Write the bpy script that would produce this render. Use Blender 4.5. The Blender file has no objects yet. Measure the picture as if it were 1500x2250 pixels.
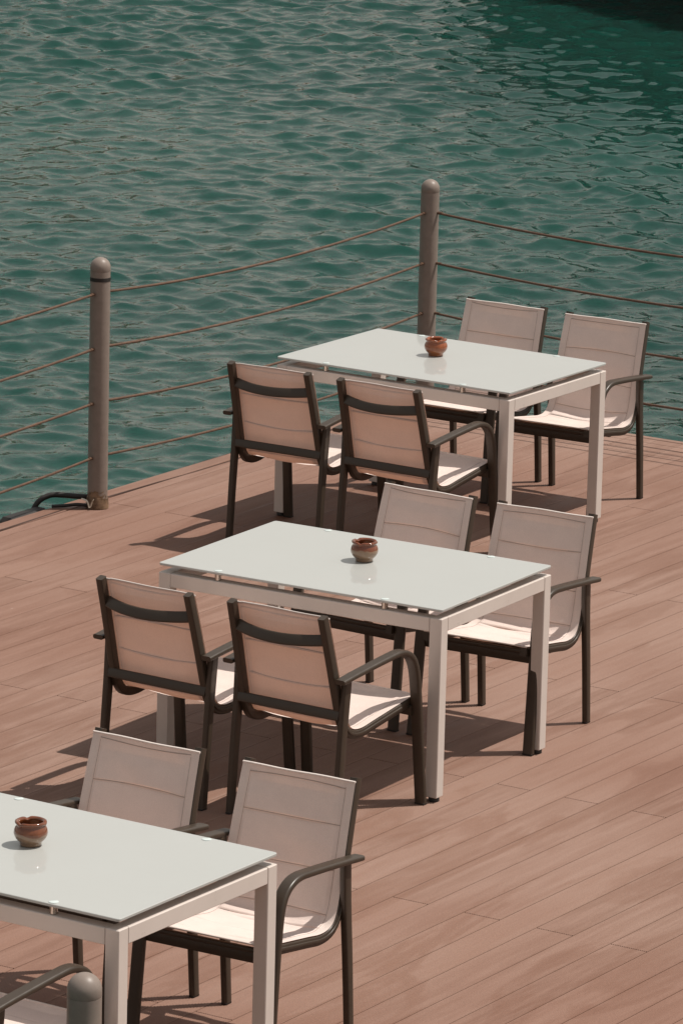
import bpy, math, random
import numpy as np
from math import sin, cos, pi, radians
from mathutils import Vector, Matrix

S = bpy.context.scene
COL = S.collection

# ------------------------------------------------------------------ camera
PITCH, ROLL, CAMH, FPX = 0.232191, 0.0245329, 5.523822, 11374.2
cam = bpy.data.cameras.new("camera")
cam.sensor_fit = 'HORIZONTAL'; cam.sensor_width = 36.0
cam.lens = FPX / 1500.0 * 36.0
cam.clip_start = 0.5; cam.clip_end = 3000
camo = bpy.data.objects.new("camera", cam); COL.objects.link(camo)
fw = Vector((0, cos(PITCH), -sin(PITCH))); up0 = Vector((0, sin(PITCH), cos(PITCH))); rt0 = Vector((1, 0, 0))
rt = cos(ROLL)*rt0 + sin(ROLL)*up0; up = -sin(ROLL)*rt0 + cos(ROLL)*up0
M = Matrix((rt, up, -fw)).transposed().to_4x4(); M.translation = Vector((0, 0, CAMH))
camo.matrix_world = M
S.camera = camo

# ------------------------------------------------------------------ sky, sun, exposure
SUNV = Vector((0.513, 0.080, 1.0)).normalized()
w = bpy.data.worlds.new("World"); S.world = w; w.use_nodes = True
nt = w.node_tree; nt.nodes.clear()
sky = nt.nodes.new('ShaderNodeTexSky'); sky.sky_type = 'NISHITA'; sky.sun_disc = False
sky.sun_elevation = math.asin(SUNV.z); sky.sun_rotation = math.atan2(SUNV.x, SUNV.y)
sky.air_density = 4.0; sky.dust_density = 1.5; sky.ozone_density = 1.0
hs = nt.nodes.new('ShaderNodeHueSaturation'); hs.inputs['Saturation'].default_value = 0.22
tint = nt.nodes.new('ShaderNodeMix'); tint.data_type = 'RGBA'; tint.blend_type = 'MULTIPLY'
tint.inputs['Factor'].default_value = 1.0; tint.inputs['B'].default_value = (0.965, 0.945, 0.965, 1)
bg = nt.nodes.new('ShaderNodeBackground'); bg.inputs['Strength'].default_value = 0.084
out = nt.nodes.new('ShaderNodeOutputWorld')
nt.links.new(sky.outputs[0], hs.inputs['Color']); nt.links.new(hs.outputs[0], tint.inputs['A'])
nt.links.new(tint.outputs['Result'], bg.inputs[0]); nt.links.new(bg.outputs[0], out.inputs[0])
sl = bpy.data.lights.new("sun", 'SUN'); sl.energy = 4.4; sl.angle = radians(0.5); sl.color = (1.0, 0.94, 0.865)
so = bpy.data.objects.new("sun", sl); COL.objects.link(so)
so.rotation_euler = (-SUNV).to_track_quat('-Z', 'Y').to_euler(); so.location = SUNV*60
S.view_settings.view_transform = 'Standard'; S.view_settings.look = 'None'
S.view_settings.exposure = 0.0; S.view_settings.gamma = 1.0
S.render.engine = 'CYCLES'
S.cycles.max_bounces = 10; S.cycles.transparent_max_bounces = 8

# ------------------------------------------------------------------ material helpers
class NT:
    def __init__(s, name):
        s.m = bpy.data.materials.new(name); s.m.use_nodes = True
        s.t = s.m.node_tree; s.n = s.t.nodes; s.n.clear()
        s.out = s.n.new('ShaderNodeOutputMaterial')
        s.b = s.n.new('ShaderNodeBsdfPrincipled')
        s.t.links.new(s.b.outputs[0], s.out.inputs[0])
    def node(s, ty, **kw):
        n = s.n.new(ty)
        for k, v in kw.items(): setattr(n, k, v)
        return n
    def link(s, a, b): s.t.links.new(a, b)
    def set(s, **kw):
        for k, v in kw.items():
            k = k.replace('_', ' ')
            s.b.inputs[k].default_value = v if not (isinstance(v, tuple) and len(v) == 3) else (*v, 1)
    def noise(s, scale, detail=3, rough=.55, vec=None, dist=0, dim='3D'):
        n = s.node('ShaderNodeTexNoise'); n.noise_dimensions = dim
        n.inputs['Scale'].default_value = scale; n.inputs['Detail'].default_value = detail
        n.inputs['Roughness'].default_value = rough; n.inputs['Distortion'].default_value = dist
        if vec is not None: s.link(vec, n.inputs['Vector'])
        return n
    def ramp(s, fac, stops):
        r = s.node('ShaderNodeValToRGB')
        e = r.color_ramp.elements
        while len(e) < len(stops): e.new(.5)
        for i, (p, c) in enumerate(stops):
            e[i].position = p; e[i].color = (*c, 1) if len(c) == 3 else c
        s.link(fac, r.inputs[0]); return r
    def mix(s, fac, a, b, mode='MIX'):
        m = s.node('ShaderNodeMix', data_type='RGBA', blend_type=mode)
        if hasattr(fac, 'is_linked'): s.link(fac, m.inputs['Factor'])
        else: m.inputs['Factor'].default_value = fac
        for k, v in (('A', a), ('B', b)):
            if hasattr(v, 'is_linked'): s.link(v, m.inputs[k])
            else: m.inputs[k].default_value = (*v, 1)
        return m.outputs['Result']
    def coord(s, kind='Object', scale=(1, 1, 1), rot=(0, 0, 0)):
        tc = s.node('ShaderNodeTexCoord'); mp = s.node('ShaderNodeMapping')
        mp.inputs['Scale'].default_value = scale; mp.inputs['Rotation'].default_value = rot
        s.link(tc.outputs[kind], mp.inputs[0]); return mp.outputs[0]
    def bump(s, h, strength=.3, dist=.002):
        b = s.node('ShaderNodeBump'); b.inputs['Strength'].default_value = strength
        b.inputs['Distance'].default_value = dist; s.link(h, b.inputs['Height'])
        s.link(b.outputs[0], s.b.inputs['Normal'])

def geo_pos(m, scale=(1, 1, 1), rotz=0.0):
    g = m.node('ShaderNodeNewGeometry'); mp = m.node('ShaderNodeMapping')
    mp.vector_type = 'POINT'
    mp.inputs['Rotation'].default_value = (0, 0, rotz); 
    m.link(g.outputs['Position'], mp.inputs[0])
    m2 = m.node('ShaderNodeMapping'); m2.inputs['Scale'].default_value = scale
    m.link(mp.outputs[0], m2.inputs[0])
    return m2.outputs[0], g

ADIR = 1.0034936          # direction of the planks
# --- deck composite boards
def mat_deck():
    m = NT('composite_decking')
    v, g = geo_pos(m, (1, 1, 1), -ADIR)
    vl, _ = geo_pos(m, (0.45, 5.5, 1), -ADIR)
    isl = m.ramp(g.outputs['Random Per Island'], [(0, (.202, .113, .080)), (.5, (.232, .134, .098)), (1, (.255, .151, .111))])
    streak = m.noise(3.2, 6, .65, vl)
    c = m.mix(m.ramp(streak.outputs['Fac'], [(.38, (0, 0, 0)), (.66, (1, 1, 1))]).outputs[0], isl.outputs[0], (.270, .168, .129))
    # damp, trodden patches with hard rims
    vs, _ = geo_pos(m, (0.5, 2.3, 1), -ADIR)
    st = m.noise(1.5, 5, .6, vs, dist=1.0)
    stm = m.ramp(st.outputs['Fac'], [(.52, (0, 0, 0)), (.56, (.6, .6, .6)), (.62, (.9, .9, .9)), (.68, (.35, .35, .35)), (.74, (.6, .6, .6))])
    f = m.node('ShaderNodeMath', operation='MULTIPLY'); m.link(stm.outputs[0], f.inputs[0]); f.inputs[1].default_value = .5
    c = m.mix(f.outputs[0], c, (.185, .090, .056))
    st2 = m.noise(.35, 2, .5, v)
    r2 = m.ramp(st2.outputs['Fac'], [(.40, (.99, .99, .99)), (.60, (.85, .75, .70))])
    c = m.mix(1.0, c, r2.outputs[0], 'MULTIPLY')
    # small pale specks
    sp = m.node('ShaderNodeTexVoronoi'); sp.inputs['Scale'].default_value = 2.6; m.link(v, sp.inputs['Vector'])
    spr = m.ramp(sp.outputs['Distance'], [(.012, (1, 1, 1)), (.02, (0, 0, 0))])
    c = m.mix(spr.outputs[0], c, (.62, .52, .45))
    fine = m.noise(160, 2, .6, v)
    fr = m.ramp(fine.outputs['Fac'], [(.3, (.9, .9, .9)), (.7, (1.08, 1.08, 1.08))])
    c = m.mix(1.0, c, fr.outputs[0], 'MULTIPLY')
    m.link(c, m.b.inputs['Base Color'])
    rr = m.ramp(st.outputs['Fac'], [(.5, (.62, .62, .62)), (.6, (.46, .46, .46))])
    m.link(rr.outputs[0], m.b.inputs['Roughness'])
    m.b.inputs['Specular IOR Level'].default_value = .35
    m.bump(fine.outputs['Fac'], .25, .001)
    return m.m

def mat_paint(name, base, rough=.42, var=.06, scale=14, spec=.5, metallic=0.0, bump=.05):
    m = NT(name)
    v = m.coord('Object')
    n = m.noise(scale, 5, .65, v)
    a = tuple(x*(1-var) for x in base); b = tuple(min(1, x*(1+var)) for x in base)
    r = m.ramp(n.outputs['Fac'], [(.3, a), (.7, b)])
    m.link(r.outputs[0], m.b.inputs['Base Color'])
    rr = m.ramp(n.outputs['Fac'], [(.3, (rough*.8,)*3), (.7, (min(1, rough*1.25),)*3)])
    m.link(rr.outputs[0], m.b.inputs['Roughness'])
    m.b.inputs['Specular IOR Level'].default_value = spec
    m.b.inputs['Metallic'].default_value = metallic
    n2 = m.noise(scale*14, 2, .5, v)
    m.bump(n2.outputs['Fac'], bump, .001)
    return m.m

def mat_fabric():
    m = NT('sling_fabric')
    v = m.coord('Object')
    oi = m.node('ShaderNodeObjectInfo')
    n = m.noise(9, 4, .6, v)
    r = m.ramp(n.outputs['Fac'], [(.3, (.79, .665, .61)), (.7, (.86, .73, .67))])
    wv = m.node('ShaderNodeTexNoise'); wv.inputs['Scale'].default_value = 520; m.link(v, wv.inputs['Vector'])
    wr = m.ramp(wv.outputs['Fac'], [(.3, (.9, .9, .9)), (.7, (1.06, 1.06, 1.06))])
    c = m.mix(1.0, r.outputs[0], wr.outputs[0], 'MULTIPLY')
    rv = m.ramp(oi.outputs['Random'], [(0, (.95, .94, .93)), (1, (1.0, 1.0, 1.0))])
    c = m.mix(1.0, c, rv.outputs[0], 'MULTIPLY')
    m.link(c, m.b.inputs['Base Color'])
    m.set(Roughness=.75); m.b.inputs['Specular IOR Level'].default_value = .25
    m.bump(wv.outputs['Fac'], .25, .0006)
    tr = m.node('ShaderNodeBsdfTranslucent')
    tc = m.mix(1.0, c, (1.0, .56, .37), 'MULTIPLY')
    m.link(tc, tr.inputs['Color'])
    mx = m.node('ShaderNodeMixShader'); mx.inputs[0].default_value = .125
    m.link(m.b.outputs[0], mx.inputs[1]); m.link(tr.outputs[0], mx.inputs[2])
    m.link(mx.outputs[0], m.out.inputs[0])
    return m.m

def mat_glass_top():
    m = NT('frosted_white_glass')
    v = m.coord('Object')
    n = m.noise(2.2, 4, .6, v)
    r = m.ramp(n.outputs['Fac'], [(.3, (.43, .437, .417)), (.7, (.442, .449, .429))])
    m.link(r.outputs[0], m.b.inputs['Base Color'])
    m.set(Roughness=.5)
    m.b.inputs['Specular IOR Level'].default_value = .3
    m.b.inputs['Coat Weight'].default_value = .8
    m.b.inputs['Coat Roughness'].default_value = .035
    m.b.inputs['Coat IOR'].default_value = 1.5
    return m.m

def mat_glaze(name, upper, lower, z0, wob=.012):
    m = NT(name)
    tc = m.node('ShaderNodeTexCoord'); sp = m.node('ShaderNodeSeparateXYZ'); m.link(tc.outputs['Object'], sp.inputs[0])
    n = m.noise(22, 2, .5, tc.outputs['Object'])
    a = m.node('ShaderNodeMath', operation='MULTIPLY_ADD'); m.link(n.outputs['Fac'], a.inputs[0]); a.inputs[1].default_value = wob*2; m.link(sp.outputs['Z'], a.inputs[2])
    mr = m.node('ShaderNodeMapRange'); mr.inputs['From Min'].default_value = z0+wob-.0015; mr.inputs['From Max'].default_value = z0+wob+.0015
    m.link(a.outputs[0], mr.inputs['Value'])
    n2 = m.noise(60, 4, .7, tc.outputs['Object'])
    up_ = m.ramp(n2.outputs['Fac'], [(.3, tuple(x*.6 for x in upper)), (.7, upper)])
    lo_ = m.ramp(n2.outputs['Fac'], [(.3, tuple(x*.8 for x in lower)), (.7, lower)])
    c = m.mix(mr.outputs[0], lo_.outputs[0], up_.outputs[0])
    m.link(c, m.b.inputs['Base Color']); m.set(Roughness=.12)
    m.b.inputs['Coat Weight'].default_value = .6; m.b.inputs['Coat Roughness'].default_value = .05
    return m.m

def mat_water():
    m = NT('sea_water')
    v, g = geo_pos(m, (1, 1, 1), 0.3)
    big = m.noise(.10, 2, .5, v)
    r = m.ramp(big.outputs['Fac'], [(.35, (.005, .033, .025)), (.65, (.009, .048, .036))])
    m.link(r.outputs[0], m.b.inputs['Base Color'])
    m.set(Roughness=.035); m.b.inputs['IOR'].default_value = 1.36; m.b.inputs['Specular Tint'].default_value = (.78, .98, 1.0, 1)
    m.b.subsurface_method = 'BURLEY'; m.b.inputs['Subsurface Weight'].default_value = 1.0
    m.b.inputs['Subsurface Radius'].default_value = (.25, .55, .45); m.b.inputs['Subsurface Scale'].default_value = 1.0
    v2, _ = geo_pos(m, (1, .6, 1), 0.5)
    n = m.noise(7.5, 3, .5, v2, dist=.4)
    m.bump(n.outputs['Fac'], .75, .012)
    return m.m

def mat_post():
    m = NT('worn_grey_paint')
    tc = m.node('ShaderNodeTexCoord'); sp = m.node('ShaderNodeSeparateXYZ'); m.link(tc.outputs['Object'], sp.inputs[0])
    n = m.noise(30, 5, .65, tc.outputs['Object'])
    base = m.ramp(n.outputs['Fac'], [(.3, (.215, .172, .146)), (.7, (.25, .202, .174))])
    # chipped, rusty foot
    lowm = m.node('ShaderNodeMapRange'); lowm.inputs['From Min'].default_value = .14; lowm.inputs['From Max'].default_value = .02
    m.link(sp.outputs['Z'], lowm.inputs['Value'])
    n2 = m.noise(26, 3, .6, tc.outputs['Object'])
    mul = m.node('ShaderNodeMath', operation='MULTIPLY'); m.link(lowm.outputs[0], mul.inputs[0]); m.link(n2.outputs['Fac'], mul.inputs[1])
    chip = m.ramp(mul.outputs[0], [(.26, (0, 0, 0)), (.30, (1, 1, 1))])
    rust = m.ramp(n.outputs['Fac'], [(.4, (.10, .06, .035)), (.6, (.25, .16, .10))])
    c = m.mix(chip.outputs[0], base.outputs[0], rust.outputs[0])
    m.link(c, m.b.inputs['Base Color']); m.set(Roughness=.42); m.b.inputs['Specular IOR Level'].default_value = .32
    m.bump(n.outputs['Fac'], .12, .001)
    return m.m

def mat_rope():
    m = NT('rusty_steel_rope')
    v = m.coord('Object')
    n = m.noise(40, 3, .6, v)
    r = m.ramp(n.outputs['Fac'], [(.3, (.075, .038, .022)), (.7, (.135, .072, .042))])
    m.link(r.outputs[0], m.b.inputs['Base Color']); m.set(Roughness=.55)
    wv = m.node('ShaderNodeTexWave'); wv.inputs['Scale'].default_value = 40; m.link(v, wv.inputs['Vector'])
    m.bump(wv.outputs['Fac'], .5, .002)
    return m.m

DECK = mat_deck()
FRAME = mat_paint('taupe_powder_coat', (.047, .033, .0225), .38, .07, 20)
FABRIC = mat_fabric()
WHITE = mat_paint('white_powder_coat', (.63, .555, .505), .34, .03, 8)
GLASS = mat_glass_top()
STEEL = mat_paint('brushed_steel', (.62, .56, .50), .25, .05, 30, metallic=1.0)
CLEAR = mat_paint('glass_disc_cap', (.60, .66, .64), .10, .05, 40, spec=.8)
BLACK = mat_paint('black_rubber', (.016, .012, .010), .55, .1, 20)
WATER = mat_water()
POST = mat_post()
ROPE = mat_rope()
TIE = mat_paint('torn_white_plastic', (.60, .52, .42), .5, .1, 40)
SUBF = mat_paint('dark_timber_joist', (.060, .040, .030), .8, .2, 6)
THREAD_SHADE = mat_paint('shaded_seam_thread', (.40, .31, .27), .8, .1, 60)  # seam lines, toned dark to stand for the shade in the grooves
SEAM = mat_paint('hem_fabric', (.66, .575, .53), .7, .04, 40)

# ------------------------------------------------------------------ mesh helpers
def mesh_obj(name, verts, faces, mat, parent=None, smooth=False, autos=None):
    me = bpy.data.meshes.new(name)
    me.from_pydata([tuple(v) for v in verts], [], faces)
    me.materials.append(mat); me.validate(); me.update()
    if smooth or autos:
        me.polygons.foreach_set('use_smooth', [True]*len(me.polygons))
        if autos: me.set_sharp_from_angle(angle=radians(autos))
    o = bpy.data.objects.new(name, me); COL.objects.link(o)
    if parent is not None: o.parent = parent
    return o

class MB:
    def __init__(s): s.v = []; s.f = []
    def add(s, vs, fs):
        o = len(s.v); s.v += [tuple(x) for x in vs]; s.f += [tuple(i+o for i in f) for f in fs]
    def box(s, c, d, bev=0.0, M=None):
        """box with chamfered edges"""
        x, y, z = d[0]/2, d[1]/2, d[2]/2
        if bev <= 0:
            vs = [(sx*x, sy*y, sz*z) for sz in (-1, 1) for sy in (-1, 1) for sx in (-1, 1)]
            fs = [(0, 2, 3, 1), (4, 5, 7, 6), (0, 1, 5, 4), (2, 6, 7, 3), (0, 4, 6, 2), (1, 3, 7, 5)]
        else:
            b = min(bev, x*.49, y*.49, z*.49)
            vs = []; idx = {}
            for sx in (-1, 1):
                for sy in (-1, 1):
                    for sz in (-1, 1):
                        for ax in range(3):
                            p = [sx*(x-b), sy*(y-b), sz*(z-b)]
                            p[ax] = (sx*x, sy*y, sz*z)[ax]
                            idx[(sx, sy, sz, ax)] = len(vs); vs.append(tuple(p))
            I = lambda *a: idx[a]
            fs = []
            fs += [(I(1,-1,-1,0), I(1,1,-1,0), I(1,1,1,0), I(1,-1,1,0)), (I(-1,-1,-1,0), I(-1,-1,1,0), I(-1,1,1,0), I(-1,1,-1,0))]
            fs += [(I(-1,1,-1,1), I(-1,1,1,1), I(1,1,1,1), I(1,1,-1,1)), (I(-1,-1,-1,1), I(1,-1,-1,1), I(1,-1,1,1), I(-1,-1,1,1))]
            fs += [(I(-1,-1,1,2), I(1,-1,1,2), I(1,1,1,2), I(-1,1,1,2)), (I(-1,-1,-1,2), I(-1,1,-1,2), I(1,1,-1,2), I(1,-1,-1,2))]
            for a in (-1, 1):
                for c2 in (-1, 1):
                    fs.append((I(a,c2,-1,0), I(a,c2,-1,1), I(a,c2,1,1), I(a,c2,1,0)))
                    fs.append((I(a,-1,c2,0), I(a,-1,c2,2), I(a,1,c2,2), I(a,1,c2,0)))
                    fs.append((I(-1,a,c2,1), I(-1,a,c2,2), I(1,a,c2,2), I(1,a,c2,1)))
            for sx in (-1, 1):
                for sy in (-1, 1):
                    for sz in (-1, 1):
                        fs.append((I(sx,sy,sz,0), I(sx,sy,sz,1), I(sx,sy,sz,2)))
        if M is None: vs = [(v[0]+c[0], v[1]+c[1], v[2]+c[2]) for v in vs]
        else:
            vs = [tuple(M @ Vector(v) + Vector(c)) for v in vs]
        s.add(vs, fs)
    def sweep(s, path, ref, w, t, r=.004, seg=3, caps=True, wf=None, closed_profile=None):
        """rounded rectangle w (along ref) x t swept along a 3D path"""
        path = [Vector(p) for p in path]; n = len(path); ref = Vector(ref)
        prof0 = []
        if closed_profile is None:
            for cx, cy, a0 in ((1, 1, 0), (-1, 1, pi/2), (-1, -1, pi), (1, -1, 3*pi/2)):
                for k in range(seg+1):
                    a = a0 + k*pi/2/seg
                    prof0.append((cx*(w/2-r) + r*cos(a), cy*(t/2-r) + r*sin(a)))
        else: prof0 = closed_profile
        m = len(prof0); vs = []
        for i, p in enumerate(path):
            T = (path[min(i+1, n-1)] - path[max(i-1, 0)]).normalized()
            sd = (ref - T*ref.dot(T)).normalized(); nr = T.cross(sd)
            k = wf(i/(n-1)) if wf else (1, 1)
            for a, b in prof0: vs.append(p + sd*a*k[0] + nr*b*k[1])
        fs = []
        for i in range(n-1):
            for j in range(m):
                j2 = (j+1) % m
                fs.append((i*m+j, i*m+j2, (i+1)*m+j2, (i+1)*m+j))
        if caps:
            fs.append(tuple(range(m-1, -1, -1))); fs.append(tuple((n-1)*m+j for j in range(m)))
        s.add(vs, fs)
    def tube(s, path, rad, seg=10, ref=(0, 0, 1), caps=True):
        prof = [(rad*cos(2*pi*k/seg), rad*sin(2*pi*k/seg)) for k in range(seg)]
        s.sweep(path, ref, 0, 0, closed_profile=prof, caps=caps)
    def lathe(s, prof, seg=40, c=(0, 0, 0), fn=None):
        vs = []; n = len(prof)
        for i, (r, z) in enumerate(prof):
            for k in range(seg):
                a = 2*pi*k/seg
                rr, zz = (r, z) if fn is None else fn(r, z, a, i)
                vs.append((c[0]+rr*cos(a), c[1]+rr*sin(a), c[2]+zz))
        fs = []
        for i in range(n-1):
            for k in range(seg):
                k2 = (k+1) % seg
                fs.append((i*seg+k, i*seg+k2, (i+1)*seg+k2, (i+1)*seg+k))
        fs.append(tuple(range(seg-1, -1, -1))); fs.append(tuple((n-1)*seg+k for k in range(seg)))
        s.add(vs, fs)
    def build(s, name, mat, parent=None, smooth=False, autos=None):
        return mesh_obj(name, s.v, s.f, mat, parent, smooth, autos)

def catmull(pts, n=8):
    P = [Vector(p) for p in pts]; P = [P[0]*2-P[1]] + P + [P[-1]*2-P[-2]]
    out_ = []
    for i in range(1, len(P)-2):
        for k in range(n):
            t = k/n
            a, b, c, d = P[i-1], P[i], P[i+1], P[i+2]
            out_.append(.5*((2*b) + (c-a)*t + (2*a-5*b+4*c-d)*t*t + (3*b-a-3*c+d)*t**3))
    out_.append(P[-2].copy()); return out_

def tag(o, label=None, cat=None, group=None, kind=None):
    if label: o['label'] = label
    if cat: o['category'] = cat
    if group: o['group'] = group
    if kind: o['kind'] = kind
    return o

def empty(name, loc, rz, label, cat, group=None):
    o = bpy.data.objects.new(name, None); COL.objects.link(o)
    o.empty_display_size = .2
    o.location = loc; o.rotation_euler = (0, 0, rz)
    return tag(o, label, cat, group)

DU = np.array([cos(ADIR), sin(ADIR)]); DV = np.array([sin(ADIR), -cos(ADIR)])
def uv(u, v, z=0.0):
    p = DU*u + DV*v
    return (float(p[0]), float(p[1]), z)

# ------------------------------------------------------------------ water
ZW = -0.95
def build_water():
    rng = np.random.RandomState(7)
    def grow(a, b, step, lim_a, lim_b):
        mid = list(np.arange(a, b+1e-6, step))
        lo = [a]; s_ = step
        while lo[-1] > lim_a: s_ *= 1.25; lo.append(lo[-1]-s_)
        hi = [mid[-1]]; s_ = step
        while hi[-1] < lim_b: s_ *= 1.25; hi.append(hi[-1]+s_)
        return np.array(lo[:0:-1] + mid + hi[1:])
    xs = grow(-6.0, 6.5, .026, -400, 400); ys = grow(25.2, 54.0, .026, -60, 900)
    X, Y = np.meshgrid(xs, ys)
    X = X.astype(np.float32); Y = Y.astype(np.float32)
    fade = np.clip(1-np.maximum(np.maximum(-6-X, X-6.5), np.maximum(25.2-Y, Y-54))/3.0, 0, 1)
    Z = np.zeros_like(X); DX = np.zeros_like(X); DY = np.zeros_like(X)
    # a slow modulation so that patches are calmer or busier
    mod = 1 + .22*np.sin(X*.55+Y*.31+1.0) + .18*np.sin(-X*.37+Y*.52+2.1)
    waves = []
    for i in range(150):
        lam = np.exp(rng.uniform(np.log(.10), np.log(1.7)))
        main = radians(-100) if i % 3 else radians(-38)
        th = main + rng.normal(0, radians(34))
        k = 2*pi/lam
        sl = .0345*np.exp(-(np.log(lam/.30)**2)/(2*.72**2))
        waves.append((k, th, sl/k, rng.uniform(0, 2*pi)))
    for k, th, a, ph in waves:
        c_, s_ = cos(th), sin(th)
        P = (k*(c_*X + s_*Y) + ph).astype(np.float32)
        Z += (a*np.cos(P)).astype(np.float32)
        q = .95
        sn = np.sin(P); DX -= (q*a*c_*sn).astype(np.float32); DY -= (q*a*s_*sn).astype(np.float32)
    Z *= mod*fade; X = X + DX*fade; Y = Y + DY*fade
    ny, nx = X.shape
    co = np.stack([X, Y, Z+ZW], -1).reshape(-1, 3).astype(np.float32)
    i = np.arange((ny-1)*(nx-1)); r = i//(nx-1); c = i % (nx-1); b = r*nx+c
    quads = np.stack([b, b+1, b+nx+1, b+nx], 1).astype(np.int32)
    me = bpy.data.meshes.new('water')
    me.vertices.add(len(co)); me.vertices.foreach_set('co', co.ravel())
    me.loops.add(quads.size); me.loops.foreach_set('vertex_index', quads.ravel())
    me.polygons.add(len(quads))
    me.polygons.foreach_set('loop_start', np.arange(0, quads.size, 4, dtype=np.int32))
    me.polygons.foreach_set('use_smooth', np.ones(len(quads), bool))
    me.update(calc_edges=True)
    me.materials.append(WATER)
    o = bpy.data.objects.new('water', me); COL.objects.link(o)
    tag(o, 'green rippled harbour water around the deck', None, None, 'structure')
build_water()

# ------------------------------------------------------------------ deck
V_EDGE, U_FAR, U_NEAR, V_RIGHT = -13.655, 22.03, 10.45, -3.5
PITCHW = .1475
def build_deck():
    mb = MB()
    NG = 19
    def plank(v0, v1, u0, u1, phase_full=None):
        """reeded board between v0..v1; profile extruded along u"""
        g = .0020; a, b = v0+g, v1-g
        pts = [(a, -.024), (a, -.0015), (a+.0012, 0)]
        pv = a+.0035; gp = (PITCHW-.0114)/NG
        while pv + gp < b-.002:
            pts += [(pv, 0), (pv+gp*.22, -.0016), (pv+gp*.50, -.0016), (pv+gp*.72, 0)]
            pv += gp
        pts += [(b-.0012, 0), (b, -.0015), (b, -.024)]
        n = len(pts)
        vs = [uv(u0, v, z) for v, z in pts] + [uv(u1, v, z) for v, z in pts]
        fs = [(i, i+1, n+i+1, n+i) for i in range(n-1)] + [tuple(range(n-1, -1, -1)), tuple(range(n, 2*n))]
        mb.add(vs, fs)
    k0 = -30; k = k0
    JB, JA, JL = 14.8525, 16.2975, 2.892
    rows = []
    while True:
        v0 = -9.211 + PITCHW*k; v1 = v0+PITCHW
        if v0 > V_RIGHT: break
        if v1 > -13.562+.02:
            rows.append((k, max(v0, -13.562), v1))
        k += 1
    for k, v0, v1 in rows:
        base = JB if k % 2 == 0 else JA
        js = sorted(x for x in (base + JL*m for m in range(-3, 4)) if U_NEAR < x < 21.5)
        ends = [U_NEAR] + js + [21.672]
        for a, b in zip(ends[:-1], ends[1:]):
            plank(v0, v1, a+.002, b-.002)
        for a, b in ((21.672, 21.748), (21.748, 21.824), (21.824, 21.904), (21.904, 21.985)):
            plank(v0, v1, a+.002, b-.002)
    # smooth trim boards on the two water edges
    def slab(u0, u1, v0, v1, z0, z1, bev=.003):
        c = uv((u0+u1)/2, (v0+v1)/2, (z0+z1)/2)
        Mx = Matrix((( DU[0], DV[0], 0), (DU[1], DV[1], 0), (0, 0, 1)))
        mb.box(c, (u1-u0, v1-v0, z1-z0), bev, Mx)
    slab(U_NEAR, U_FAR, V_EDGE, -13.570, -.16, .0015)
    slab(21.990, U_FAR, -13.568, V_RIGHT, -.16, .0015)
    o = mb.build('deck', DECK)
    tag(o, 'reddish brown composite plank terrace deck beside the water', None, None, 'structure')
    # joists and piles below
    fb = MB()
    def slab2(u0, u1, v0, v1, z0, z1):
        c = uv((u0+u1)/2, (v0+v1)/2, (z0+z1)/2)
        Mx = Matrix((( DU[0], DV[0], 0), (DU[1], DV[1], 0), (0, 0, 1)))
        fb.box(c, (u1-u0, v1-v0, z1-z0), 0, Mx)
    slab2(U_NEAR+.1, U_FAR-.02, -13.63, V_RIGHT, -.062, -.027)
    for u in np.arange(U_NEAR+.3, U_FAR, 1.6): slab2(u, u+.14, -13.60, V_RIGHT, -.26, -.064)
    for u in np.arange(U_NEAR+.4, U_FAR-.1, 2.75):
        for v in np.arange(-13.4, V_RIGHT, 3.0):
            fb.lathe([(.13, -3.0), (.13, -.261)], 16, uv(u, v, 0))
    o = fb.build('deck_substructure', SUBF)
    tag(o, 'dark timber joists and piles under the deck', None, None, 'structure')
build_deck()

# ------------------------------------------------------------------ chairs
RAIL = catmull([(0, -.322, .828), (0, -.288, .715), (0, -.256, .60), (0, -.226, .49), (0, -.205, .425), (0, -.172, .385), (0, -.110, .374), (0, -.02, .386), (0, .10, .403), (0, .245, .424)], 8)
# RAIL is the fabric line; the aluminium rail runs behind / below it
def rail_len():
    L = [0]
    for a, b in zip(RAIL[:-1], RAIL[1:]): L.append(L[-1]+(b-a).length)
    return L
RL = rail_len()
def rail_at(s):
    s = max(0, min(RL[-1], s))
    for i in range(len(RL)-1):
        if s <= RL[i+1]+1e-9:
            t = (s-RL[i])/(RL[i+1]-RL[i]); p = RAIL[i].lerp(RAIL[i+1], t)
            T0 = (RAIL[min(i+1, len(RAIL)-1)]-RAIL[max(i-1, 0)]).normalized()
            T1 = (RAIL[min(i+2, len(RAIL)-1)]-RAIL[i]).normalized()
            T = T0.lerp(T1, t).normalized()
            return p, T
def half_w(s):
    return .2135 + .012*min(1, s/.45)

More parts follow.
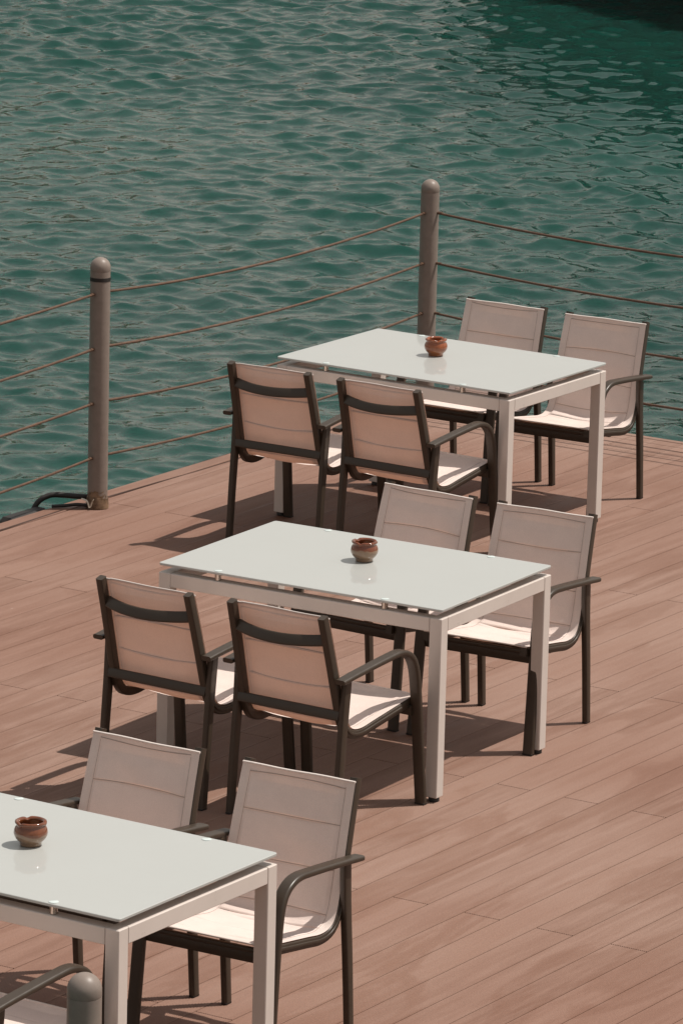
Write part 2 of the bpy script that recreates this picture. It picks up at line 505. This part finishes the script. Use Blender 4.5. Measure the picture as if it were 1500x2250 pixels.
SEAMS = [.022, .150, .300, .435, .52, .66, .80]
def sling(seed, s0, s1, name, parent):
    rnd = random.Random(seed)
    phs = [rnd.uniform(0, 6.28) for _ in range(8)]
    tilt = [rnd.uniform(-.012, .012) for _ in SEAMS]
    nu = 52; nv = max(12, int((s1-s0)/.0035))
    vs = []
    wpad = .032
    for j in range(nv+1):
        s = s0 + (s1-s0)*j/nv
        p, T = rail_at(s)
        N = Vector((0, -T.z, T.y))          # points forward / up
        if N.z < 0 and N.y < 0: N = -N
        hw = half_w(s)
        for i in range(nu+1):
            x = -1 + 2*i/nu; xx = x*hw
            edge = hw-abs(xx)
            d = 0
            # quilted pads
            if edge > wpad:
                e = min(1, (edge-wpad)/.008); e = e*e*(3-2*e)
                ds = min((s-(q + tilt[k]*(xx/hw)**2*1.2) for k, q in enumerate(SEAMS)), key=abs); near = abs(ds)
                q = min(1, near/.005)**.8 if ds < 0 else min(1, near/.065)**.85
                if s < SEAMS[0]: q = 0
                if s > RL[-1]-.035: q *= max(0, (RL[-1]-s)/.035)
                d += (.0040*q + .0036)*e*(1 if s < .5 else .38)
                d += .0016*e*q*(sin(xx*26+phs[0]+s*9)+sin(s*31+phs[1]+xx*14)*.8)
                # stitched crease
                if s > SEAMS[0]: d -= (.0012 if s < .5 else .0005)*math.exp(-(near/.0035)**2)*min(1, (edge-wpad)/.01)
            # slack across the width
            sag = -.011*(1-x*x)*min(1, edge/.03)*(1 if s > .05 else s/.05) * (1 if s < RL[-1]-.03 else max(0, (RL[-1]-s)/.03))
            # top hem pulled a little by the pad
            P = p + N*(d+sag)
            if s < .02: P = P + T*(.0015*sin(x*4+phs[3])*(1-x*x))
            vs.append((xx, P.y, P.z))
    fs = []
    for j in range(nv):
        for i in range(nu):
            a = j*(nu+1)+i
            fs.append((a, a+1, a+nu+2, a+nu+1))
    o = mesh_obj(name, vs, fs, FABRIC, parent, True)
    # stitched seams: thin brown lines on the cloth, groove shade put into their colour
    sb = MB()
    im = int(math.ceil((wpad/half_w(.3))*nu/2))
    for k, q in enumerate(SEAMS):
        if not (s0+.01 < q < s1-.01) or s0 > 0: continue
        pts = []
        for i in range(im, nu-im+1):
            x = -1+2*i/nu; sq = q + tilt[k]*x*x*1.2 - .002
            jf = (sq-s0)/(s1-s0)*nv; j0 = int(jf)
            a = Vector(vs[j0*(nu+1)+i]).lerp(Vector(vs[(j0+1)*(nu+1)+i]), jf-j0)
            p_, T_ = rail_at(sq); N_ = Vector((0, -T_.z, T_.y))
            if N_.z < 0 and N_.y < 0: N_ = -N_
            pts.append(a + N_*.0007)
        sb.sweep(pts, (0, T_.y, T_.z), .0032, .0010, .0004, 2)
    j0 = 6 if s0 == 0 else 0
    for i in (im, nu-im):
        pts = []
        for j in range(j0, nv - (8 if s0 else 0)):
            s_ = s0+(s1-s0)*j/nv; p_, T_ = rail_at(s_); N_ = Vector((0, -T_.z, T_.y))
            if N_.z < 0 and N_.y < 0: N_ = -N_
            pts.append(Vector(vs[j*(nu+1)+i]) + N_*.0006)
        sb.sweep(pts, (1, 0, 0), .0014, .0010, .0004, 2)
    if sb.v: sb.build('stitch_shade_lines', THREAD_SHADE, o)
    # hem: doubled edge of the sling
    end = vs[:nu+1] if s0 == 0 else vs[-(nu+1):]
    hb = MB(); hb.sweep([(x, y, z) for x, y, z in end], (0, .3, 1), .006, .0075, .0025, 3)
    hb.build('hem', SEAM, o, autos=40)
    return o

def chair(loc, rz, seed, label, group, arm_tilt=0.0):
    t = empty('armchair', loc, rz, label, 'chair', group)
    # arm and front leg: one bent flat tube each side
    for sx in (-1, 1):
        path = [(-.296, .588), (-.275, .590), (-.20, .598), (-.08, .609), (.02, .617), (.085, .620), (.130, .612), (.168, .590), (.193, .554), (.207, .505), (.2165, .44), (.226, .36), (.242, .20), (.262, .006)]
        pp = catmull([(sx*(.2485+.008*(1-z/.6)), y, z) for y, z in path], 6)
        mb = MB(); mb.sweep(pp, (1, 0, 0), .045, .023, .0085, 4, wf=lambda k: (1, .80+.30*min(1, k*1.6)))
        arm = mb.build('arm_frame', FRAME, t, autos=50)
        g = MB(); g.box((sx*.2563, .2622, .004), (.043, .026, .008), .002); g.build('glide', BLACK, arm)
        # rear leg
        mb = MB()
        lp = [(sx*.2345, -.281, .006), (sx*.2345, -.262, .25), (sx*.2345, -.243, .45), (sx*.237, -.232, .590)]
        mb.sweep(catmull(lp, 5), (1, 0, 0), .024, .040, .006, 3, wf=lambda k: (1, .80+.34*k if k < .75 else 1.055))
        leg = mb.build('rear_leg', FRAME, t, autos=50)
        g = MB(); g.box((sx*.2345, -.281, .004), (.022, .034, .008), .002); g.build('glide', BLACK, leg)
        # sling rail
        mb = MB(); rp = []
        for s in np.linspace(0, RL[-1], 60):
            p, T = rail_at(s); N = Vector((0, -T.z, T.y))
            if N.z < 0 and N.y < 0: N = -N
            rp.append(Vector((sx*(half_w(s)-.0125), 0, 0)) + Vector((0, p.y, p.z)) - N*.0215)
        T0 = (rp[0]-rp[1]).normalized(); rp = [rp[0]+T0*.014] + rp
        mb.sweep(rp, (1, 0, 0), .029, .034, .005, 3)
        # bead under the rail curve where the sling is locked in
        rl = mb.build('side_rail', FRAME, t, autos=50)
        bb = MB(); bp = []
        for s in np.linspace(.34, .80, 26):
            p, T = rail_at(s); N = Vector((0, -T.z, T.y))
            if N.z < 0 and N.y < 0: N = -N
            bp.append(Vector((sx*(half_w(s)+.0035), 0, 0)) + Vector((0, p.y, p.z)) - N*.020)
        bb.sweep(bp, (1, 0, 0), .006, .012, .0025, 2); bb.build('rail_groove', FRAME, rl, autos=50)
    # bowed upper back rail
    n = 21; pth = []
    for i in range(n):
        x = -1+2*i/(n-1); p, T = rail_at(.084)
        b = (1-x*x)
        pth.append((x*.186, p.y-.022-.040*b, p.z-.006-.010*b))
    mb = MB(); mb.sweep(pth, (0, .30, 1), .043, .016, .005, 3); mb.build('upper_back_rail', FRAME, t, autos=50)
    p, T = rail_at(.395)
    mb = MB(); mb.sweep([(-.224, p.y-.040, p.z), (-.19, p.y-.040, p.z), (.19, p.y-.040, p.z), (.224, p.y-.040, p.z)], (0, .25, 1), .038, .020, .005, 3)
    mb.build('lower_back_rail', FRAME, t, autos=50)
    mb = MB(); mb.sweep([(-.240, .212, .372), (.240, .212, .372)], (0, 0, 1), .038, .022, .005, 3)
    mb.build('front_rail', FRAME, t, autos=50)
    mb = MB(); mb.sweep([(-.199, -.02, .350), (.199, -.02, .350)], (0, 0, 1), .022, .022, .004, 3)
    mb.build('seat_brace', FRAME, t, autos=50)
    # front cross bar of the sling, with lashing loops
    mb = MB(); mb.sweep([(-.205, .239, .404), (.205, .239, .404)], (0, 0, 1), .018, .018, .005, 3)
    mb.build('sling_bar', FRAME, t, autos=50)
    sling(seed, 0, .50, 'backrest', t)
    sling(seed+50, .50, RL[-1], 'seat', t)
    return t

# ------------------------------------------------------------------ tables
TL, TW, TH = 1.2505, .8574, .75
def table(loc, rz, label, group):
    t = empty('dining_table', loc, rz, label, 'table', group)
    l, w_ = TL/2-.001, TW/2-.001
    top = TH-.037; hs_ = .0255
    for sx in (-1, 1):
        for sy in (-1, 1):
            mb = MB(); mb.box((sx*(l-hs_), sy*(w_-hs_), (top+.018)/2), (.051, .051, top-.018), .0025)
            lg = mb.build('leg', WHITE, t)
            g = MB(); g.lathe([(.019, 0), (.021, .002), (.021, .012), (.017, .0195)], 20, (sx*(l-hs_), sy*(w_-hs_), 0))
            g.build('glide', BLACK, lg, autos=40)
    ah = .054
    for sy in (-1, 1):
        mb = MB(); mb.box((0, sy*(w_-hs_), top-ah/2-.0006), (TL-.106, .0498, ah), .0025); mb.build('apron', WHITE, t)
    for sx in (-1, 1):
        mb = MB(); mb.box((sx*(l-hs_), 0, top-ah/2-.0006), (.0498, TW-.106, ah), .0025); mb.build('apron', WHITE, t)
    # glass with ground edge and rounded corners
    gl = MB(); pr = []
    rc = .012
    for cx, cy, a0 in ((1, 1, 0), (-1, 1, 90), (-1, -1, 180), (1, -1, 270)):
        for k in range(7):
            a = radians(a0+k*15); pr.append((cx*(TL/2-rc), cy*(TW/2-rc), cos(a), sin(a)))
    lv = [(TH-.010, rc-.0016), (TH-.0085, rc), (TH-.0016, rc), (TH, rc-.0016)]
    vs = []; fs = []; n = len(pr)
    for z, r in lv: vs += [(x+r*c, y+r*s_, z) for x, y, c, s_ in pr]
    for j in range(3):
        for i in range(n):
            i2 = (i+1) % n; fs.append((j*n+i, j*n+i2, (j+1)*n+i2, (j+1)*n+i))
    fs.append(tuple(range(n-1, -1, -1))); fs.append(tuple(3*n+i for i in range(n)))
    gl.add(vs, fs); gt = gl.build('glass_top', GLASS, t)
    for x in (-.368, .368):
        for sy in (-1, 1):
            y = sy*(w_-.0195)
            sb = MB(); sb.lathe([(.0105, top), (.0125, top+.002), (.0125, TH-.0125), (.0105, TH-.0102)], 24, (x, y, 0))
            st = sb.build('standoff', STEEL, t, autos=40)
            db = MB(); db.lathe([(.0155, TH+.0002), (.0155, TH+.0018), (.0135, TH+.0026)], 24, (x, y, 0)); db.build('disc_cap', CLEAR, st, autos=40)
    return t

# ------------------------------------------------------------------ ashtray pots
def pot(loc, rz, mat, label, seed):
    prof = [(.0300, 0), (.0335, .0015), (.0345, .006), (.0345, .0105), (.040, .0155), (.0475, .024), (.0525, .034), (.0540, .043), (.0520, .053), (.0485, .0605), (.0450, .0645),
            (.0440, .0670), (.0460, .0690), (.0495, .0725), (.0505, .0760), (.0495, .0795), (.0455, .0815), (.0405, .0800), (.0375, .0765), (.0365, .072),
            (.0400, .064), (.0445, .052), (.0455, .040), (.0400, .024), (.0300, .014), (.002, .011)]
    notch = [radians(20), radians(140), radians(262)]
    def fn(r, z, a, i):
        if 12 <= i <= 18:
            for n in notch:
                d = (a-n+pi) % (2*pi)-pi
                z -= .0055*math.exp(-(d/.16)**2)
        return r*(1+.006*sin(2*a+seed)), z
    mb = MB(); mb.lathe(prof, 56, (0, 0, 0), fn)
    o = mb.build('ashtray_pot', mat, None, smooth=True)
    o.location = loc; o.rotation_euler = (0, 0, rz)
    tag(o, label, 'ashtray pot', 'glazed pots on the tables')

TABLES = [(.443265, 23.280257, -.575332), (.05989, 19.3285, -.530734), (-.92965, 15.508053, -.571594)]
TN = ['table beside the corner post', 'middle table', 'table at the lower left']
def tw(i, x, y):
    tx, ty, a = TABLES[i]; c, s_ = cos(a), sin(a)
    return (tx+c*x-s_*y, ty+s_*x+c*y)
TLAB = ['white table with frosted glass top farthest away, beside the corner post',
        'white table with frosted glass top in the middle of the deck',
        'white table with frosted glass top nearest the camera, cut by the left picture edge']
for i, (x, y, a) in enumerate(TABLES):
    table((x, y, 0), a, TLAB[i], 'white glass topped tables')

# (table, x, y, rotation in degrees off square, far side?, label)
CH = [
 (0, -.289, -.662, 2.0, 0, 'armchair seen from behind, left one on the near side of the farthest table'),
 (0,  .304, -.660, -.4, 0, 'armchair seen from behind, right one on the near side of the farthest table'),
 (0, -.257,  .660, 1.4, 1, 'armchair facing us beside the corner post, behind the farthest table'),
 (0,  .309,  .657, 3.0, 1, 'armchair facing us at the far right end of the farthest table'),
 (1, -.265, -.710, -3.5, 0, 'armchair seen from behind, left one on the near side of the middle table'),
 (1,  .309, -.714, -3.0, 0, 'armchair seen from behind at the near right corner of the middle table'),
 (1, -.250,  .630, -4.5, 1, 'armchair facing us behind the middle table, half hidden left one'),
 (1,  .325,  .612, 1.4, 1, 'armchair facing us at the right end behind the middle table'),
 (2, -.270,  .665, .6, 1, 'armchair facing us behind the nearest table, left one of the pair'),
 (2,  .334,  .680, 2.2, 1, 'armchair facing us behind the nearest table, full right side in view'),
 (2,  .300, -.668, -1.0, 0, 'armchair cut off at the bottom left corner, near side of the nearest table'),
]
for n, (i, x, y, r, far, lab) in enumerate(CH):
    X, Y = tw(i, x, y)
    chair((X, Y, 0), TABLES[i][2] + radians(r) + (pi if far else 0), 100+n, 'taupe ' + lab, 'sling armchairs around the tables')

G_RED = mat_glaze('red_brown_glaze', (.30, .075, .018), (.30, .095, .028), .030)
G_TAN = mat_glaze('dark_over_tan_glaze', (.20, .050, .016), (.27, .165, .10), .048)
G_MIX = mat_glaze('brown_over_beige_glaze', (.20, .058, .020), (.25, .15, .09), .040)
for i, (px, py, rz, mt, lab) in enumerate([
    (-.072, .060, .3, G_RED, 'round all red brown glazed pot on the farthest table'),
    (.002, .060, 1.9, G_TAN, 'round pot with dark glaze over a tan belly on the middle table'),
    (-.036, .022, 3.6, G_MIX, 'round brown and beige glazed pot on the nearest table')]):
    X, Y = tw(i, px, py); pot((X, Y, TH+.0003), rz, mt, lab, i)

# ------------------------------------------------------------------ fence posts and ropes
PR, PH = .0465, 1.178
def post(u, v, label, band=False, foot=True):
    t = empty('fence_post', uv(u, v, .0016), 0, label, 'post', 'rope fence posts')
    prof = [(PR, .052), (PR, PH-.065)]
    mb = MB(); mb.lathe(prof, 48); mb.build('shaft', POST, t, autos=40)
    mb = MB(); pf = [(PR-.0010, PH-.0655), (PR+.0004, PH-.062)]
    for k in range(1, 12):
        a = k*pi/2/12; pf.append(((PR+.0004)*cos(a)+.0001, PH-.0478+.0478*sin(a)))
    pf.append((.002, PH)); mb.lathe(pf, 48); mb.build('domed_cap', POST, t, autos=50)
    mb = MB(); mb.lathe([(PR+.006, 0), (PR+.006, .022), (PR+.002, .0525), (PR-.004, .053)], 48)
    mb.build('base_sleeve', POST, t, autos=40)
    if band:
        mb = MB(); mb.lathe([(PR-.002, 1.068), (PR+.0014, 1.069), (PR+.0014, 1.086), (PR-.002, 1.087)], 48)
        mb.build('black_band', BLACK, t, autos=40)
    return t
P1, P2, P3 = (19.068, -13.490), (21.884, -13.462), (10.626, -7.538)
P0 = (P1[0]-2.82, -13.49); PX = (P2[0], P2[1]+2.82)
post(*P1, 'grey round post with a black band near its domed top, at the left deck edge', True)
post(*P2, 'grey round corner post behind the farthest table')
post(*P3, 'grey round post whose domed top shows beside the nearest table, bottom left')
post(*P0, 'grey round post on the left deck edge, beyond the left picture edge')
post(*PX, 'grey round post on the far deck edge, beyond the right picture edge')
ZS = [1.013, .756, .500, .243]
ZN = ['top', 'second', 'third', 'lowest']
def ropes(A, B, name, sag):
    a = Vector(uv(*A)); b = Vector(uv(*B)); d = (b-a).normalized()
    for k, z in enumerate(ZS):
        pts = []
        s0, s1 = a+d*(PR-.006), b-d*(PR-.006)
        for i in range(25):
            t_ = i/24; p = s0.lerp(s1, t_)
            sg = sag[k]*4*t_*(1-t_)
            pts.append((p.x, p.y, z-sg))
        mb = MB(); mb.tube(pts, .0064, 8)
        # swaged ends
        mb.tube([pts[0], tuple(Vector(pts[0])+d*.035)], .0075, 8); mb.tube([pts[-1], tuple(Vector(pts[-1])-d*.03)], .0075, 8)
        o = mb.build('fence_rope', ROPE, None, autos=40)
        tag(o, '%s rusty steel rope of the fence, %s' % (ZN[k], name), 'rope', 'ropes of the water edge fence')
ropes(P1, P2, 'between the banded post and the corner post', [.052, .045, .05, .04])
ropes(P0, P1, 'running left from the banded post', [.035, .04, .04, .045])
ropes(P2, PX, 'running right from the corner post', [.055, .05, .05, .045])

# black hose and torn tie at the foot of the banded post
def at(du_, dv_, z=0.0, base=P1): return uv(base[0]+du_, base[1]+dv_, z)
HB = Vector(at(0, -.10)); t = empty('black_hose', tuple(HB), 0, 'black rubber hose lying from the banded post over the deck edge', 'hose')
mb = MB()
hp = catmull([at(.03, -.02, .040), at(-.03, -.085, .046), at(-.06, -.15, .048), at(-.10, -.205, .045), at(-.15, -.245, .0), at(-.17, -.26, -.12), at(-.17, -.27, -.5)], 6)
mb.tube(hp, .013, 12, ref=(.3, .2, .1)); mb.build('hose_tube', BLACK, t, autos=50).location = -HB
mb = MB()
mb.tube(catmull([at(-.035, -.02, .012), at(-.075, -.06, .020), at(-.10, -.11, .012), at(-.15, -.15, .012)], 5), .008, 8, ref=(.3, .2, .1))
mb.build('cord', BLACK, t, autos=50).location = -HB
mb = MB()
for p in ([at(-.062, .000, .010), at(-.064, -.012, .038), at(-.060, -.03, .044), at(-.058, -.05, .046)], [at(-.060, .004, .012), at(-.058, .012, .040), at(-.056, .018, .050)]):
    mb.sweep(catmull(p, 4), (.3, .2, .4), .008, .002, .0008, 2)
o = mb.build('cable_tie', TIE, None, autos=50); tag(o, 'torn pale plastic tie at the foot of the banded post', 'cable tie')
# black rubber fender hung on the outer face of the deck
mb = MB()
Mx = Matrix(((DU[0], DV[0], 0), (DU[1], DV[1], 0), (0, 0, 1)))
mb.box(uv(18.78, -13.70, -.045), (.30, .085, .09), .02, Mx)
mb.box(uv(18.80, -13.76, -.20), (.26, .10, .22), .03, Mx)
o = mb.build('rubber_fender', BLACK); tag(o, 'black rubber fender on the deck edge left of the banded post', 'fender')

# ------------------------------------------------------------------ far shore: only its reflection reaches the picture
STONE = mat_paint('far_quay_stone', (.045, .028, .018), .9, .25, .4)
BEIGE = mat_paint('far_beige_render', (.66, .50, .40), .8, .12, .2)
BEIGE2 = mat_paint('far_ochre_render', (.60, .43, .32), .8, .12, .2)
ROOFM = mat_paint('far_roof_tile', (.16, .08, .05), .8, .2, .6)
WIN = mat_paint('far_window_dark', (.02, .02, .02), .2, .1, 1)
mb = MB(); mb.box((0, 132, ZW+1.2), (420, 12, 6.4), .05)
tag(mb.build('quay', STONE), 'stone quay on the opposite shore', None, None, 'structure')
rnd = random.Random(3)
x = -95.0; n = 0
while x < 95:
    wd = rnd.uniform(9, 15); ht = rnd.uniform(4.5, 8.0)
    t = empty('shore_house', (x+wd/2, 134, ZW+4.42), 0, 'beige rendered house on the opposite quay, out of the picture', 'house', 'houses on the opposite quay')
    mb = MB(); mb.box((0, 0, ht/2), (wd, 8, ht), .02); wl = mb.build('wall', BEIGE if n % 2 else BEIGE2, t)
    mb = MB(); mb.add([(-wd/2-.3, -4.3, ht), (wd/2+.3, -4.3, ht), (wd/2+.3, 4.3, ht), (-wd/2-.3, 4.3, ht), (-wd/2+1, 0, ht+1.8), (wd/2-1, 0, ht+1.8)],
                      [(0, 1, 5, 4), (2, 3, 4, 5), (1, 2, 5), (3, 0, 4), (3, 2, 1, 0)]); mb.build('roof', ROOFM, t)
    for fx in np.arange(-wd/2+1.4, wd/2-1, 2.2):
        for fz in np.arange(1.2, ht-1.0, 2.6):
            mb = MB(); mb.box((fx, -4.02, fz+.6), (1.0, .08, 1.4), .01); mb.build('window', WIN, t)
    x += wd+rnd.choice([0, .5, 4]); n += 1

# invented boat beyond the upper right, added so its reflection and shade darken the water
HULL = mat_paint('dark_hull_paint', (.022, .012, .008), .5, .2, 1)
def boat():
    t = empty('added_dark_boat', (5.85, 48.10, ZW), radians(-57.5), 'unseen dark boat added beyond the upper right corner to darken the water', 'boat')
    L, Wd = 16.0, 4.4
    st = []; ns = 24
    for i in range(ns+1):
        s = i/ns; x = -L/2+L*s
        wv_ = Wd/2*(max(.02, 1-abs(2*s-1)**6))
        sh = 1.7+.4*(2*s-1)**2
        ring = []
        for k in range(9):
            a = k/8
            ring.append((x, wv_*(.72+.28*a**.6), -.5+(sh+.5)*a))
        st.append([(px, -py, pz) for px, py, pz in ring[::-1]] + ring)
    vs = [p for r in st for p in r]; m = len(st[0]); fs = []
    for i in range(ns):
        for j in range(m):
            j2 = (j+1) % m
            fs.append((i*m+j, (i+1)*m+j, (i+1)*m+j2, i*m+j2))
    fs.append(tuple(range(m))); fs.append(tuple(ns*m+j for j in range(m-1, -1, -1)))
    mesh_obj('hull', vs, fs, HULL, t)
    mb = MB(); mb.box((-.6, 0.9, 1.65), (6.0, 1.4, .5), .05); mb.build('hatch', HULL, t)
    mb = MB(); mb.box((-1.5, 0, 2.9), (11.0, 3.8, .10), .03); mb.build('shade_awning', HULL, t)  # raised roof added to widen the shade on the water
    for px in (-6.5, -2.2, 2.2, 5.8):
        for py in (-1.2, 1.2):
            mb = MB(); mb.tube([(px, py, 1.0), (px, py, 2.86)], .04, 8, ref=(1, 0, 0)); mb.build('awning_pole', HULL, t)
boat()
